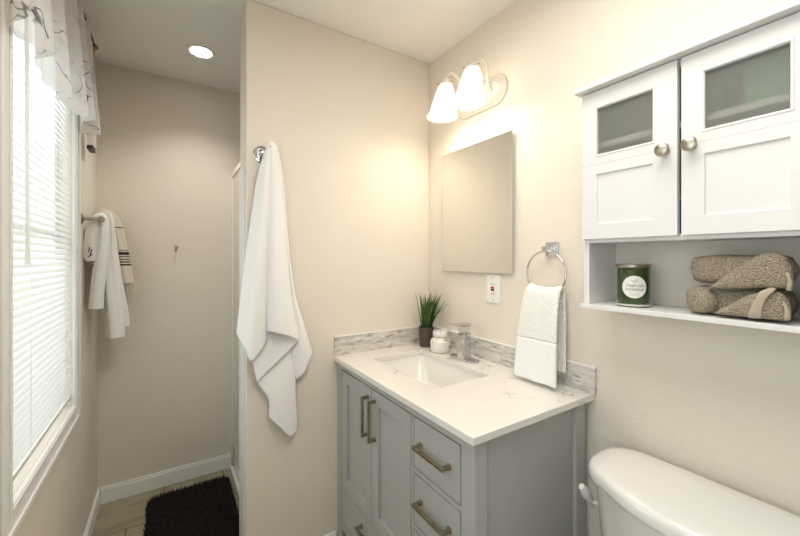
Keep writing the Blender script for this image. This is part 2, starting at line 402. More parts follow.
# ------------------------------------------------------------------ window blind
t = thing('window_blind', 'white horizontal slat blind lowered in the window', 'blind', (XL-.012, 1.58, .785))
m = MB(); z = .818; n = 0
BX, tilt, wd = XL-.013, math.radians(47), .0125
while z < 2.05:
    rows = []
    for s in (-1, -.33, .33, 1):
        x = BX + wd*math.cos(tilt)*s + .0030*(1-s*s); zz = z - wd*math.sin(tilt)*s + .0028*(1-s*s)
        rows.append([Vector((x, WY0+.006, zz)), Vector((x, WY1-.006, zz))])
    m.grid(rows); z += .0215
m.build('slats', M_slat, t, smooth=True, angle=180, recalc=False)
MB().box(BX-.014, BX+.014, WY0+.004, WY1-.004, 2.06, 2.098).build('head_rail', M_plast, t, bevel=.002)
MB().box(BX-.011, BX+.011, WY0+.006, WY1-.006, .788, .804).build('bottom_rail', M_plast, t, bevel=.004)
for y in (1.42, 1.83):
    m = MB(); m.box(BX+.0125, BX+.0132, y-.0012, y+.0012, .80, 2.06); m.box(BX-.0132, BX-.0125, y-.0012, y+.0012, .80, 2.06)
    m.build('ladder_cord', M_hem, t)
wx = P(27.5, 200, X=XL+.012)
MB().tube([(BX+.016, wx.y, 2.06), (XL+.010, wx.y, 2.0), (XL+.012, wx.y, 1.4), (XL+.012, wx.y, 1.335)], [.0035, .0045, .0045, .006], 8).build('tilt_wand', M_wand, t, smooth=True)

# valance
t = thing('window_valance', 'sheer white valance printed with grey line drawn flowers over the window', 'valance', (XL+.04, 1.6, 1.9))
rows = []
NV, NU = 26, 190
for i in range(NV+1):
    v_ = i/NV; row = []
    for j in range(NU+1):
        u = j/NU; y = 1.075 + 1.12*u
        amp = .006 + .022*v_
        x = XL + .034 + .012*v_ + amp*math.sin(u*38 + .8*math.sin(u*9)) + .35*amp*math.sin(u*91+1)
        zb = 1.874 + .016*math.sin(u*29+1.0) + .02*math.sin(u*11+.4) + .045*max(0, u-.62)
        if u > .97: x -= (u-.97)*.6
        y2 = y + .012*v_*math.sin(u*57)
        row.append(Vector((max(x, XL+.019), y2, lerp(2.375, zb, v_))))
    rows.append(row)
m = MB(); m.grid(rows); m.build('fabric', M_val, t, smooth=True, angle=180, recalc=False)
MB().tube([(XL+.03, 1.02, 2.352), (XL+.03, 2.215, 2.352)], .008, 10).build('rod', M_dark, t, smooth=True)
m = MB(); m.box(XL, XL+.034, 2.20, 2.212, 2.30, 2.362); m.build('bracket', M_gold, t, bevel=.002)
m = MB(); m.box(XL, XL+.034, 1.022, 1.034, 2.30, 2.362); m.build('bracket', M_gold, t, bevel=.002)
MB().lathe([(.0, 0), (.012, .002), (.017, .014), (.010, .026), (.0, .03)], (XL+.03, 2.212, 2.352), 'y', 16).build('finial', M_gold, t, smooth=True)
e0, e1 = rows[-1][NU-12], rows[-1][NU]
MB().box(min(e0.x, e1.x)-.001, max(e0.x, e1.x)+.002, e0.y, e1.y, e1.z-.014, e1.z+.004).build('hem_weight', M_dark, t)

# recessed downlight
t = thing('recessed_downlight', 'round lit downlight recessed in the ceiling by the far wall', 'ceiling light', (.145, 2.157, ZC))
m = MB(); rings = []
for r_, h in ((.070, ZC), (.070, ZC-.004), (.062, ZC-.006), (.050, ZC-.001), (.050, ZC)):
    rings.append([Vector((.145+r_*math.cos(2*PI*j/40), 2.157+r_*math.sin(2*PI*j/40), h)) for j in range(40)])
m.loft(rings, cap=False); m.build('trim_ring', M_trim, t, smooth=True)
MB().lathe([(0, 0), (.0495, 0), (.0495, .0015), (0, .0015)], (.145, 2.157, ZC-.0025), 'z', 40).build('lens', M_can, t)
l = bpy.data.lights.new('downlight_beam', 'SPOT'); l.energy = 22; l.spot_size = math.radians(120); l.spot_blend = .8; l.color = (1, .95, .88); l.shadow_soft_size = .045
lo = bpy.data.objects.new('downlight_beam', l); COL.objects.link(lo); lo.location = (.145, 2.157, ZC-.012)

# small hook on the far wall
hp = P(176, 248, Y=YF)
t = thing('wall_hook', 'small metal hook alone on the far wall', 'hook', (hp.x, YF, hp.z))
MB().lathe([(0, 0), (.011, 0), (.011, -.004), (.004, -.006), (.004, -.022), (.008, -.026), (.008, -.032), (0, -.034)], (hp.x, YF, hp.z+.008), 'y', 16).build('peg', M_nickel, t, smooth=True)
MB().tube([(hp.x, YF-.003, hp.z), (hp.x, YF-.008, hp.z-.016), (hp.x, YF-.022, hp.z-.020), (hp.x, YF-.026, hp.z-.010)], .003, 8).build('prong', M_nickel, t, smooth=True)

# shower enclosure beyond the partition
t = thing('shower_enclosure', 'pale framed shower enclosure just showing behind the partition wall edge', 'shower', (.8, 2.16, 0))
MB().box(.357, XR-.001, PY1+.001, YF-.001, 0, .1545).build('base', M_porc, t, bevel=.01)
MB().box(.345, .375, YF-.03, YF-.001, .156, 1.90).build('jamb', M_trim, t, bevel=.002)
MB().box(.345, .375, PY1+.001, YF-.031, 1.87, 1.90).build('header', M_trim, t, bevel=.002)
MB().box(.352, .360, PY1+.002, YF-.031, .157, 1.869).build('panel', M_shower, t)
MB().box(.338, .3565, PY1+.001, YF-.013, 0, .012).build('threshold_strip', M_trim, t, bevel=.003)

# ------------------------------------------------------------------ towel bar and its towels
BYa, BYb, BXc, BZ = 2.118, 2.50, XL+.072, 1.528
t = thing('towel_bar', 'metal towel bar on the wall beside the window', 'towel rack', (XL, 2.3, BZ))
for y in (BYa, BYb):
    MB().lathe([(0, 0), (.024, 0), (.024, .004), (.016, .008), (.008, .010), (.007, .06), (.012, .066), (.012, .078), (0, .084)], (XL, y, BZ), 'x', 20).build('post', M_nickel, t, smooth=True)
MB().tube([(BXc, BYa, BZ), (BXc, BYb, BZ)], .007, 12).build('rail', M_nickel, t, smooth=True)

def drape(m, pts, Y, hd, n=22, wr=.12, ph=0, steps=30, taper=True, nw=5):
    """a bunched cloth: closed rings along a path given in the photo, at distance Y; hd is its half depth"""
    rings = []
    W = []
    for px, py, hw in pts:
        q = P(px, py, Y=Y); q2 = P(px+hw, py, Y=Y); W.append((q.x, q.z, q2.x-q.x))
    for i in range(steps+1):
        s = i/steps; x, z, hw = poly_at(W, s); xa, za, _ = poly_at(W, max(0, s-.02)); xb, zb, _ = poly_at(W, min(1, s+.02))
        tx, tz = xb-xa, zb-za; ln = math.hypot(tx, tz) or 1; nx, nz = tz/ln, -tx/ln
        ring = []
        for j in range(n):
            a = 2*PI*j/n; k = 1 + wr*math.sin(nw*a + ph + 1.5*s)
            c_, s_ = math.cos(a), math.sin(a)
            u = math.copysign(abs(c_)**.7, c_)*hw*k; d = math.copysign(abs(s_)**.7, s_)*hd*k
            ring.append(Vector((x+nx*u, Y+d, z+nz*u)))
        rings.append(ring)
    m.loft(rings)
m = MB()
drape(m, [(88, 275, 6.5), (88.5, 262, 6.5), (90, 240, 6), (95, 220, 5), (103, 212.5, 4), (112.5, 219, 6), (119, 238, 6.5), (123.5, 262, 7), (127, 283, 7.5)], 2.425, .046, ph=1)
o = m.build('striped_towel', M_stripe, None, smooth=True, angle=70)
tag(o, 'cream towel with black stripes and fringed ends draped on the towel bar', 'towel', 'towels on the towel bar')
M_fringe = mat('cream_cotton', (.70, .63, .53), .9)
for cx, cy, hw in ((88, 275, 6.5), (127, 283, 7.5)):
    m = MB()
    for k in range(7):
        x = cx - hw + 2*hw*(k+.5)/7; j = random.uniform(-1, 1)
        for dy in (-.03, 0, .03):
            q0 = P(x, cy-2, Y=2.43+dy); q1 = P(x+j+1, cy+9+j, Y=2.43+dy)
            m.tube([q0, (q0+q1)/2+Vector((.002, 0, 0)), q1], [.006, .005, .002], 6)
    m.build('fringe', M_fringe, o, smooth=True)
m = MB()
drape(m, [(93, 261, 6), (92.5, 257, 8), (92, 248, 8.5), (94, 232, 7.5), (97, 220, 5.5), (102, 215.5, 3), (104, 220, 4), (104, 240, 5.5), (101, 265, 6.5), (98, 287, 6.8), (96.5, 308, 7)], 2.188, .040, ph=2, wr=.10)
o = m.build('hanging_towel', M_towel2, None, smooth=True, angle=70)
tag(o, 'shorter white towel on the towel bar, nearest the window', 'towel', 'towels on the towel bar')
m = MB()
for a, b_ in (((89.5, 247), (88.5, 252)), ((92, 249), (90, 255)), ((92.5, 254), (88, 257))):
    q0 = P(*a, Y=2.145); q1 = P(*b_, Y=2.145); m.tube([q0, q1], .002, 6)
m.build('embroidery', M_dark, o)
m = MB()
drape(m, [(107, 232, 4), (104, 219, 5), (107, 214.5, 4), (109.5, 224, 4.5), (108.5, 245, 6.5), (110, 270, 7.5), (113, 297, 8.5), (115.5, 318, 9), (116.5, 336, 9)], 2.285, .050, ph=.5, wr=.11)
drape(m, [(112, 232, 3), (114.5, 260, 4.5), (118.5, 290, 5.5), (122.5, 312, 6), (123.5, 326, 6)], 2.335, .03, ph=1.5)
o = m.build('hanging_towel', M_towel2, None, smooth=True, angle=70)
tag(o, 'longer white towel hanging lowest on the towel bar', 'towel', 'towels on the towel bar')
for py, cx, hw in ((298, 113.1, 8.5), (311, 114.7, 8.9)):
    q = P(cx, py, Y=2.285); q2 = P(cx+hw, py, Y=2.285); hx = q2.x-q.x
    MB().loft([rr(q.x, 2.285, hx*1.04, .054, .03, q.z+dz) for dz in (-.004, .004)], cap=False).build('woven_band', M_hem, o, smooth=True)

# ------------------------------------------------------------------ bath mat
t = thing('bath_mat', 'black shaggy bath mat on the floor by the shower', 'bath mat', (.107, 2.13, 0))
m = MB(); m.loft([rr(.107, 2.13, .198, .302, .05, z) for z in (.001, .014)]); m.build('backing', M_base, t)
m = MB()
for k in range(9000):
    x = random.uniform(-.097, .311); y = random.uniform(1.823, 2.437)
    ex, ey = max(0, abs(x-.107)-.152), max(0, abs(y-2.13)-.255)
    if math.hypot(ex, ey) > .05: continue
    l_ = random.uniform(.018, .030); a = random.uniform(0, 2*PI); tl = random.uniform(.004, .016)
    tip = Vector((x+tl*math.cos(a), y+tl*math.sin(a), .012+l_)); r_ = random.uniform(.002, .0035); a0 = random.uniform(0, 2)
    base = [Vector((x+r_*math.cos(a0+2.094*q), y+r_*math.sin(a0+2.094*q), .012)) for q in range(3)]
    mid = [p*.45 + tip*.55 + Vector((0, 0, .004)) for p in base]
    n0 = 0
    m.add(base+mid+[tip], [(0,1,4,3), (1,2,5,4), (2,0,3,5), (3,4,6), (4,5,6), (5,3,6)])
o = m.build('pile', M_shag, t, recalc=False); o['kind'] = 'stuff'

# ------------------------------------------------------------------ robe hook and bath towel on the partition
hk = P(262.5, 155, Y=PY0)
t = thing('robe_hook', 'round chrome robe hook on the partition wall', 'hook', (hk.x, PY0, hk.z))
MB().lathe([(0, 0), (.036, 0), (.038, -.003), (.034, -.008), (.027, -.007), (.025, -.012), (.020, -.014), (.016, -.012), (.012, -.02), (0, -.021)], (hk.x, PY0, hk.z), 'y', 36).build('rosette', M_chrome, t, smooth=True, angle=30)
MB().tube([(hk.x, PY0-.016, hk.z), (hk.x+.004, PY0-.035, hk.z-.004), (hk.x+.012, PY0-.048, hk.z+.010), (hk.x+.018, PY0-.050, hk.z+.030)], [.007, .006, .006, .007], 10).build('prong', M_chrome, t, smooth=True)

def sheet(m, cols, nu=40, nv=60, flare=0):
    """cols: edge lines from left to right, each a list of (px, py, Y) from top to hem; smooth across and down"""
    rows = []
    for i in range(nv+1):
        v_ = i/nv; ctrl = [poly_at(c, v_) for c in cols]; row = []
        for j in range(nu+1):
            px, py, Y = poly_at(ctrl, j/nu)
            Y = min(Y, PY0-.008)
            row.append(P(px, py, Y=Y))
        rows.append(row)
    m.grid(rows)
m = MB()
# front: left flap, its crest, the valley, the middle panel and its right edge
yt = 1.565
sheet(m, [
    [(268, 142.5, yt), (258, 176, 1.578), (251.5, 216, 1.585), (244.5, 266, 1.588), (240, 305, 1.586), (236.5, 333, 1.582)],
    [(269, 141.5, yt-.01), (262, 176, 1.560), (257, 216, 1.560), (252, 266, 1.556), (249, 312, 1.550), (246, 350, 1.545)],
    [(269.5, 141.2, yt-.012), (265, 176, 1.548), (261.5, 216, 1.545), (258, 266, 1.540), (255, 315, 1.534), (251.5, 361, 1.530)],
    [(270, 141, yt-.012), (268, 176, 1.552), (267, 216, 1.553), (265, 266, 1.552), (264, 312, 1.550), (263, 347, 1.548)],
    [(270.5, 141, yt-.012), (270, 176, 1.560), (269.5, 216, 1.564), (269, 266, 1.568), (268.5, 308, 1.570), (267.5, 340, 1.570)]], 44, 70)
sheet(m, [
    [(270.2, 141, yt-.01), (269, 176, 1.556), (268, 216, 1.558), (267.2, 266, 1.558), (267, 302, 1.556), (267, 331, 1.554)],
    [(271, 141, yt-.014), (273, 176, 1.546), (274, 216, 1.540), (274, 266, 1.534), (275, 303, 1.530), (276, 333, 1.527)],
    [(273, 142, yt-.012), (277, 178, 1.550), (280, 224, 1.546), (282, 272, 1.540), (285, 308, 1.534), (288, 336, 1.530)],
    [(275.5, 144, yt-.004), (281, 181, 1.562), (285, 231, 1.562), (289, 280, 1.556), (294, 315, 1.548), (298.5, 340, 1.540)]], 36, 60)
# right back layer
sheet(m, [
    [(272, 143, yt), (276, 200, 1.580), (280, 260, 1.584), (285, 310, 1.582), (290, 345, 1.580), (296.5, 379.5, 1.578)],
    [(276, 145, yt), (282, 184, 1.574), (286, 238, 1.576), (293, 290, 1.574), (300, 335, 1.570), (304, 373, 1.566)],
    [(277.5, 147, yt+.005), (283.5, 184, 1.582), (287.5, 235, 1.588), (293, 287, 1.590), (304, 325, 1.590), (312, 353, 1.590), (310, 366, 1.590)][:6] + []], 24, 50)
# the shaded turned-back layer
sheet(m, [
    [(256, 296, 1.572), (254, 325, 1.572), (252.5, 350, 1.572), (253.5, 366, 1.570), (257, 381.5, 1.566)],
    [(272, 296, 1.572), (271, 320, 1.570), (271, 338, 1.568), (272, 352, 1.566), (274, 365, 1.562)],
    [(294, 296, 1.568), (296, 310, 1.566), (297, 322, 1.562), (298, 332, 1.558), (298.8, 340, 1.553)]], 24, 30)
# lowest corner
sheet(m, [
    [(266, 330, 1.588), (259, 365, 1.586), (258, 382, 1.584), (268.5, 398, 1.580), (269, 417, 1.578)],
    [(274, 330, 1.586), (270, 365, 1.580), (270, 388, 1.572), (276.5, 409, 1.566), (279, 426, 1.566)],
    [(286, 330, 1.586), (284, 365, 1.576), (285, 392, 1.568), (287, 415, 1.565), (290, 436, 1.565)],
    [(294, 330, 1.588), (295, 365, 1.582), (295.5, 390, 1.580), (296.5, 412, 1.578), (297, 430, 1.578)]], 30, 40)
o = m.build('bath_towel', M_towel, None, smooth=True, angle=180, solid=.005, recalc=False)
tag(o, 'long white bath towel hanging from the round chrome hook', 'towel')

# ------------------------------------------------------------------ vanity
VX, VY0, VY1, VT = .675, .690, 1.603, .869       # face, right side, left side, top
t = thing('vanity_cabinet', 'grey painted vanity cabinet with bronze bar pulls', 'cabinet', (.94, 1.15, 0))
for x0, x1, y0, y1 in ((VX, .720, VY0, .744), (1.132, 1.182, VY0, .744), (VX, .720, 1.553, VY1), (1.132, 1.182, 1.553, VY1)):
    MB().box(x0, x1, y0, y1, 0, VT).build('leg', M_grey, t, bevel=.0015)
m = MB()
m.box(.7205, 1.1315, .703, .715, .105, VT); m.box(.7205, 1.1315, 1.585, 1.597, .105, VT)
m.box(1.165, 1.177, .7445, 1.5525, .105, VT)
m.box(.70, 1.164, .7445, 1.5525, .105, .117)
m.box(.7205, 1.1315, .700, .7025, .80, VT); 
m.build('side_panel', M_grey, t)
m = MB()
yD0, yD1, yM, yE = .746, .9705, .9875, 1.5515
m.box(VX+.001, .690, .7445, 1.5525, .8390, VT)              # apron
m.box(VX, .690, .7445, 1.5525, .105, .128)             # bottom rail
m.box(VX+.0005, .690, .973, .985, .128, .8385)         # middle stile
for z0, z1 in ((.6535, .6690), (.4695, .4845), (.2860, .3005)): m.box(VX+.0005, .690, .7445, .973, z0, z1)
m.box(VX+.0005, .690, .985, 1.5525, .2865, .2990)
m.build('face_frame', M_grey, t, bevel=.001)
MB().box(.700, .704, .746, 1.55, .128, .8385).build('gap_shade', M_dark, t)  # dark sheet close behind the fronts, in place of shade in their gaps
def pull(parent, y0, y1, z0, z1):
    m = MB(); bx = VX-.033; w_ = .0055
    if y1-y0 > z1-z0:
        zc = (z0+z1)/2
        m.box(bx, bx+.011, y0, y1, zc-w_, zc+w_)
        for y in (y0, y1-.012): m.box(bx+.0112, VX-.0002, y, y+.012, zc-w_, zc+w_); m.box(VX-.004, VX-.0001, y-.002, y+.014, zc-w_-.003, zc+w_+.003)
    else:
        yc = (y0+y1)/2
        m.box(bx, bx+.011, yc-w_, yc+w_, z0, z1)
        for z in (z0, z1-.012): m.box(bx+.0112, VX-.0002, yc-w_, yc+w_, z, z+.012); m.box(VX-.004, VX-.0001, yc-w_-.003, yc+w_+.003, z-.002, z+.014)
    m.build('pull_handle', M_bronze, parent, bevel=.0012)
def shaker(y0, y1, z0, z1, fw=.052):
    m = MB()
    m.slab_hole(y0, y1, z0, z1, y0+fw, y1-fw, z0+fw, z1-fw, VX, VX+.020, lambda a, b, c: (c, a, b))
    m.box(VX+.011, VX+.018, y0+fw-.004, y1-fw+.004, z0+fw-.004, z1-fw+.004)
    return m.build('door', M_grey, t, bevel=.0012)
dl = shaker(1.2645, yE-.0035, .3020, .8350); drr = shaker(yM+.0015, 1.2600, .3020, .8350)
pull(dl, 1.283, 1.296, .642, .802); pull(drr, 1.228, 1.241, .642, .802)
def drawer(y0, y1, z0, z1, hy0, hy1, hz):
    m = MB(); m.box(VX, VX+.020, y0, y1, z0, z1)
    d = m.build('drawer', M_grey, t, bevel=.0018)
    pull(d, hy0, hy1, hz-.005, hz+.005)
for z0, z1, hz in ((.6725, .8350, .758), (.4880, .6495, .578), (.3040, .4660, .388), (.1315, .2825, .208)):
    drawer(yD0+.0025, yD1-.0015, z0, z1, .785, .935, hz)
drawer(yM+.0015, yE-.0035, .1315, .2830, 1.19, 1.35, .245)

CT0, CT1 = .870, .892
HX0, HX1, HY0, HY1 = .79, 1.065, 1.005, 1.465
m = MB(); m.slab_hole(.656, XR-.001, .677, PY0-.001, HX0, HX1, HY0, HY1, CT0, CT1, lambda a, b, c: (a, b, c))
tag(m.build('countertop', M_quartz, None, bevel=.002), 'white quartz vanity countertop with thin grey veins', 'countertop')
cx, cy = (HX0+HX1)/2, (HY0+HY1)/2; hx, hy = (HX1-HX0)/2, (HY1-HY0)/2
t = thing('sink_basin', 'white rectangular sink basin set under the countertop', 'sink', (cx, cy, .74))
m = MB(); m.loft([rr(cx, cy, hx+.02, hy+.02, .03, .8695), rr(cx, cy, hx+.015, hy+.015, .03, .80), rr(cx, cy, hx-.02, hy-.02, .05, .735),
    rr(cx, cy, .03, .03, .02, .730)], cap=True)
m2 = [rr(cx, cy, hx+.02, hy+.02, .03, .8695), rr(cx, cy, hx+.003, hy+.003, .028, .8695), rr(cx, cy, hx-.004, hy-.006, .035, .83), rr(cx, cy, hx-.02, hy-.05, .05, .765), rr(cx, cy, hx-.06, hy-.11, .05, .748), rr(cx, cy, .02, .02, .0199, .744)]
m = MB(); m.loft([rr(cx, cy, hx+.02, hy+.02, .03, .8695), rr(cx, cy, hx+.012, hy+.012, .03, .80), rr(cx, cy, hx-.01, hy-.02, .05, .745), rr(cx, cy, hx-.06, hy-.08, .05, .732), rr(cx, cy, .02, .02, .0199, .730)][::-1] + m2)
m.build('bowl', M_sink, t, smooth=True, angle=50)
MB().lathe([(0, 0), (.021, 0), (.021, .002), (.016, .003), (.015, .001), (0, .001)], (cx, cy, .7445), 'z', 24).build('drain', M_chrome, t, smooth=True)

# backsplash strips
SZ = .983
t = thing('backsplash', 'grey and white marble mosaic backsplash strip above the countertop', 'backsplash', (1.2, 1.15, CT1))
MB().box(1.2085, XR-.001, .672, PY0-.0125, CT1+.0005, SZ-.004).build('mosaic_strip', M_stone, t)
MB().box(.660, XR-.001, PY0-.012, PY0-.001, CT1+.0005, SZ-.004).build('mosaic_strip', M_stone, t)
m = MB(); m.box(1.2095, XR-.001, .672, PY0-.0125, SZ-.0038, SZ); m.box(.660, XR-.001, PY0-.011, PY0-.001, SZ-.0038, SZ)
m.build('top_bead', M_trim, t)

# faucet
fx, fy, fz = 1.132, 1.228, CT1
t = thing('faucet', 'square chrome single lever faucet behind the sink', 'faucet', (fx, fy, fz))
def stad(cx, cy, hl, r_, z, n=14):
    return [Vector((cx + r_*math.cos(a), cy + (hl-r_)*(1 if math.sin(a) > 0 else -1 if math.sin(a) < 0 else 0) + r_*math.sin(a), z)) for a in [2*PI*(k+.5)/(2*n) for k in range(2*n)]]
m = MB(); m.loft([stad(fx, fy, .084, .032, fz+.0005), stad(fx, fy, .084, .032, fz+.005), stad(fx, fy, .080, .028, fz+.009)]); m.build('deck_plate', M_chrome, t, smooth=True, angle=35)
m = MB(); m.loft([rr(fx, fy, .025, .025, .007, fz+.009), rr(fx, fy, .023, .023, .007, fz+.03), rr(fx, fy, .024, .024, .007, fz+.118)]); m.build('body', M_chrome, t, smooth=True, angle=35)
m = MB(); sp_ = []
for x, zc, hh in ((fx-.0, .104, .012), (fx-.05, .103, .011), (fx-.098, .100, .009), (fx-.103, .099, .007)):
    sp_.append([Vector((x, fy+s*.021, fz+zc+q*hh)) for s, q in ((-1,-1),(1,-1),(1,1),(-1,1))])
m.loft(sp_); m.build('spout', M_chrome, t, bevel=.003)
m = MB(); m.loft([rr(fx, fy, .019, .019, .006, fz+.1185), rr(fx, fy, .023, .023, .006, fz+.154)]); 
lv = []
for x, zc, hh in ((fx+.026, .159, .005), (fx-.03, .160, .0045), (fx-.075, .164, .003)):
    lv.append([Vector((x, fy+s*.021, fz+zc+q*hh)) for s, q in ((-1,-1),(1,-1),(1,1),(-1,1))])
m.loft(lv); m.build('lever', M_chrome, t, bevel=.002)

# marble soap jar
jx, jy = 1.128, 1.394
t = thing('soap_jar', 'small white marble jar with a lid between plant and faucet', 'jar', (jx, jy, CT1))
MB().lathe([(0, 0), (.038, 0), (.047, .004), (.049, .046), (.046, .058), (.036, .068), (.032, .070), (.032, .073), (0, .073)], (jx, jy, CT1+.0005), 'z', 36).build('body', M_marble, t, smooth=True)
MB().lathe([(0, .0735), (.031, .0735), (.036, .077), (.037, .096), (.034, .101), (0, .102)], (jx, jy, CT1+.0005), 'z', 36).build('lid', M_marble, t, smooth=True)

# potted grass
gx, gy = 1.136, 1.518
t = thing('potted_grass', 'green grass plant in a dark brown pot in the counter corner', 'plant', (gx, gy, CT1))
MB().lathe([(0, 0), (.033, 0), (.035, .003), (.040, .098), (.040, .102), (.036, .102), (.035, .090), (0, .090)], (gx, gy, CT1+.0005), 'z', 32).build('pot', M_pot, t, smooth=True)
MB().lathe([(0, .0905), (.0345, .0905), (.030, .098), (0, .100)], (gx, gy, CT1+.0005), 'z', 24).build('moss', M_soil, t, smooth=True)
m = MB()
for k in range(64):
    a = random.uniform(0, 2*PI); r0 = .026*math.sqrt(random.random()); l_ = random.uniform(.16, .225); lean = random.uniform(.0, .042) + r0*.8
    if k in (3, 9, 17, 21): lean = .085; l_ *= .85; a = random.uniform(-1.5, -.9)
    d = Vector((math.cos(a), math.sin(a), 0)); s_ = Vector((-d.y, d.x, 0)); wv_ = random.uniform(.0034, .0060)
    rows = []
    rot = random.uniform(0, PI); s_ = Vector((math.cos(rot), math.sin(rot), 0))
    for i in range(7):
        f_ = i/6; c_ = Vector((gx, gy, CT1+.096)) + d*(r0 + lean*f_**1.25) + Vector((0, 0, l_*f_*(1-.12*f_)))
        c_.y -= .042*f_**1.3; c_.x = min(c_.x, 1.205); c_.y = min(c_.y, PY0-.016)
        hw = wv_*(1-f_**2.2)+.0002
        rows.append([c_-s_*hw, c_+s_*hw])
    m.grid(rows)
m.build('leaves', M_leaf, t, smooth=True, angle=180, recalc=False)

# ------------------------------------------------------------------ mirror, outlet, light
t = thing('wall_mirror', 'frameless rectangular mirror on the wall over the sink', 'mirror', (1.215, 1.246, 1.285))
MB().box(1.206, 1.210, 1.0165, 1.475, 1.285, 1.886).build('glass', M_mirror, t, bevel=.0012)
MB().box(1.2105, XR-.0005, 1.03, 1.462, 1.30, 1.872).build('backing', M_dark, t)

oy0, oy1, oz0, oz1 = 1.092, 1.172, 1.152, 1.278; oc = (oy0+oy1)/2; ozc = (oz0+oz1)/2
t = thing('wall_outlet', 'white wall outlet with red and black buttons under the mirror', 'outlet', (XR, oc, oz0))
MB().box(XR-.006, XR-.0005, oy0, oy1, oz0, oz1).build('cover_plate', M_plast, t, bevel=.002)
MB().box(XR-.0085, XR-.0062, oc-.0165, oc+.0165, ozc-.034, ozc+.034).build('receptacle', M_plast, t, bevel=.001)
MB().box(XR-.0105, XR-.0087, oc-.009, oc+.009, ozc+.001, ozc+.009).build('reset_button', M_red, t)
MB().box(XR-.0105, XR-.0087, oc-.009, oc+.009, ozc-.009, ozc-.001).build('test_button', M_black, t)
for s in (1, -1):
    for dy in (-.007, .007): MB().box(XR-.0090, XR-.0086, oc+dy-.0014, oc+dy+.0014, ozc+s*.021-.004, ozc+s*.021+.004).build('slot', M_black, t)
    MB().box(XR-.0090, XR-.0086, oc-.002, oc+.002, ozc+s*.021-.012, ozc+s*.021-.008).build('slot', M_black, t)
    MB().lathe([(0, -.0075), (.003, -.0075), (.003, -.0062), (0, -.0062)], (XR, oc, ozc+s*.050), 'x', 12).build('screw', M_nickel, t)

t = thing('vanity_light', 'two shade wall light lit above the mirror', 'wall lamp', (XR, 1.21, 2.09))
def stadw(hl, r_, x):
    out = []
    for k in range(40):
        a = 2*PI*(k+.5)/40; s_ = math.sin(a); out.append(Vector((x, 1.21 + (hl-r_)*(1 if s_ > 0 else -1) + r_*s_, 2.092 + r_*math.cos(a))))
    return out
m = MB(); m.loft([stadw(.158, .066, XR-.0005), stadw(.158, .066, XR-.008), stadw(.150, .058, XR-.012), stadw(.147, .055, XR-.010), stadw(.138, .046, XR-.018), stadw(.135, .043, XR-.016), stadw(.125, .033, XR-.026), stadw(.120, .028, XR-.027)])
m.build('back_plate', M_lampwhite, t, smooth=True, angle=30)
for yy in (1.122, 1.296):
    sx = 1.082
    pts = [Vector((XR-.026, yy, 2.085)), Vector((XR-.045, yy, 2.10)), Vector((XR-.052, yy, 2.15))]
    xc = (XR-.052+sx)/2; R_ = (XR-.052-sx)/2
    for k in range(1, 12): a = PI*k/12; pts.append(Vector((xc+R_*math.cos(a), yy, 2.170+R_*1.05*math.sin(a))))
    pts.append(Vector((sx, yy, 2.165)))
    arm = MB().tube(pts, .0065, 12).build('arm', M_lampwhite, t, smooth=True)
    cup = MB().lathe([(0, .0), (.028, 0), (.031, .004), (.029, .018), (.015, .026), (.010, .036), (0, .036)], (sx, yy, 2.148), 'z', 28).build('socket_cup', M_lampwhite, t, smooth=True)
    for a in (.5, .5+2.094, .5+4.189):
        d = Vector((math.cos(a), math.sin(a), 0)); q = Vector((sx, yy, 2.154)); MB().tube([q+d*.031, q+d*.042], .0028, 8).build('thumb_screw', M_gold, cup)
    prof = [(.027, 2.146), (.032, 2.142), (.042, 2.115), (.050, 2.075), (.058, 2.035), (.070, 2.000), (.0675, 2.000), (.055, 2.036), (.047, 2.075), (.039, 2.115), (.028, 2.140)]
    rings = [[Vector((sx + r_*math.cos(2*PI*j/36) - .14*(2.146-z), yy + r_*math.sin(2*PI*j/36), z)) for j in range(36)] for r_, z in prof]
    MB().loft(rings, cap=False).build('shade', M_shade, t, smooth=True)
    MB().lathe([(0, .0), (.016, .006), (.024, .022), (.023, .036), (.013, .060), (.012, .075), (0, .075)], (sx-.012, yy, 2.050), 'z', 20).build('bulb', M_bulb, t, smooth=True)
    point('vanity_bulb_light', (sx-.018, yy, 2.020), LAMP_W, LAMP_COL, .03)

# ------------------------------------------------------------------ towel ring and hand towel
ty = .838; rx = XR-.046; rz = 1.385
t = thing('towel_ring', 'square mounted chrome towel ring on the right wall', 'towel ring', (XR, ty, rz))
m = MB(); m.box(XR-.010, XR-.0005, ty-.026, ty+.026, rz-.026, rz+.026); m.box(XR-.018, XR-.0102, ty-.019, ty+.019, rz-.019, rz+.019); m.box(rx-.010, XR-.0182, ty-.010, ty+.010, rz-.010, rz+.010)
m.build('mount', M_chrome, t, bevel=.002)
R0 = .082
MB().tube([(rx+.001, ty+R0*math.sin(2*PI*k/48), rz-.008-R0+R0*math.cos(2*PI*k/48)) for k in range(48)], .0042, 10, closed=True).build('ring', M_chrome, t, smooth=True)

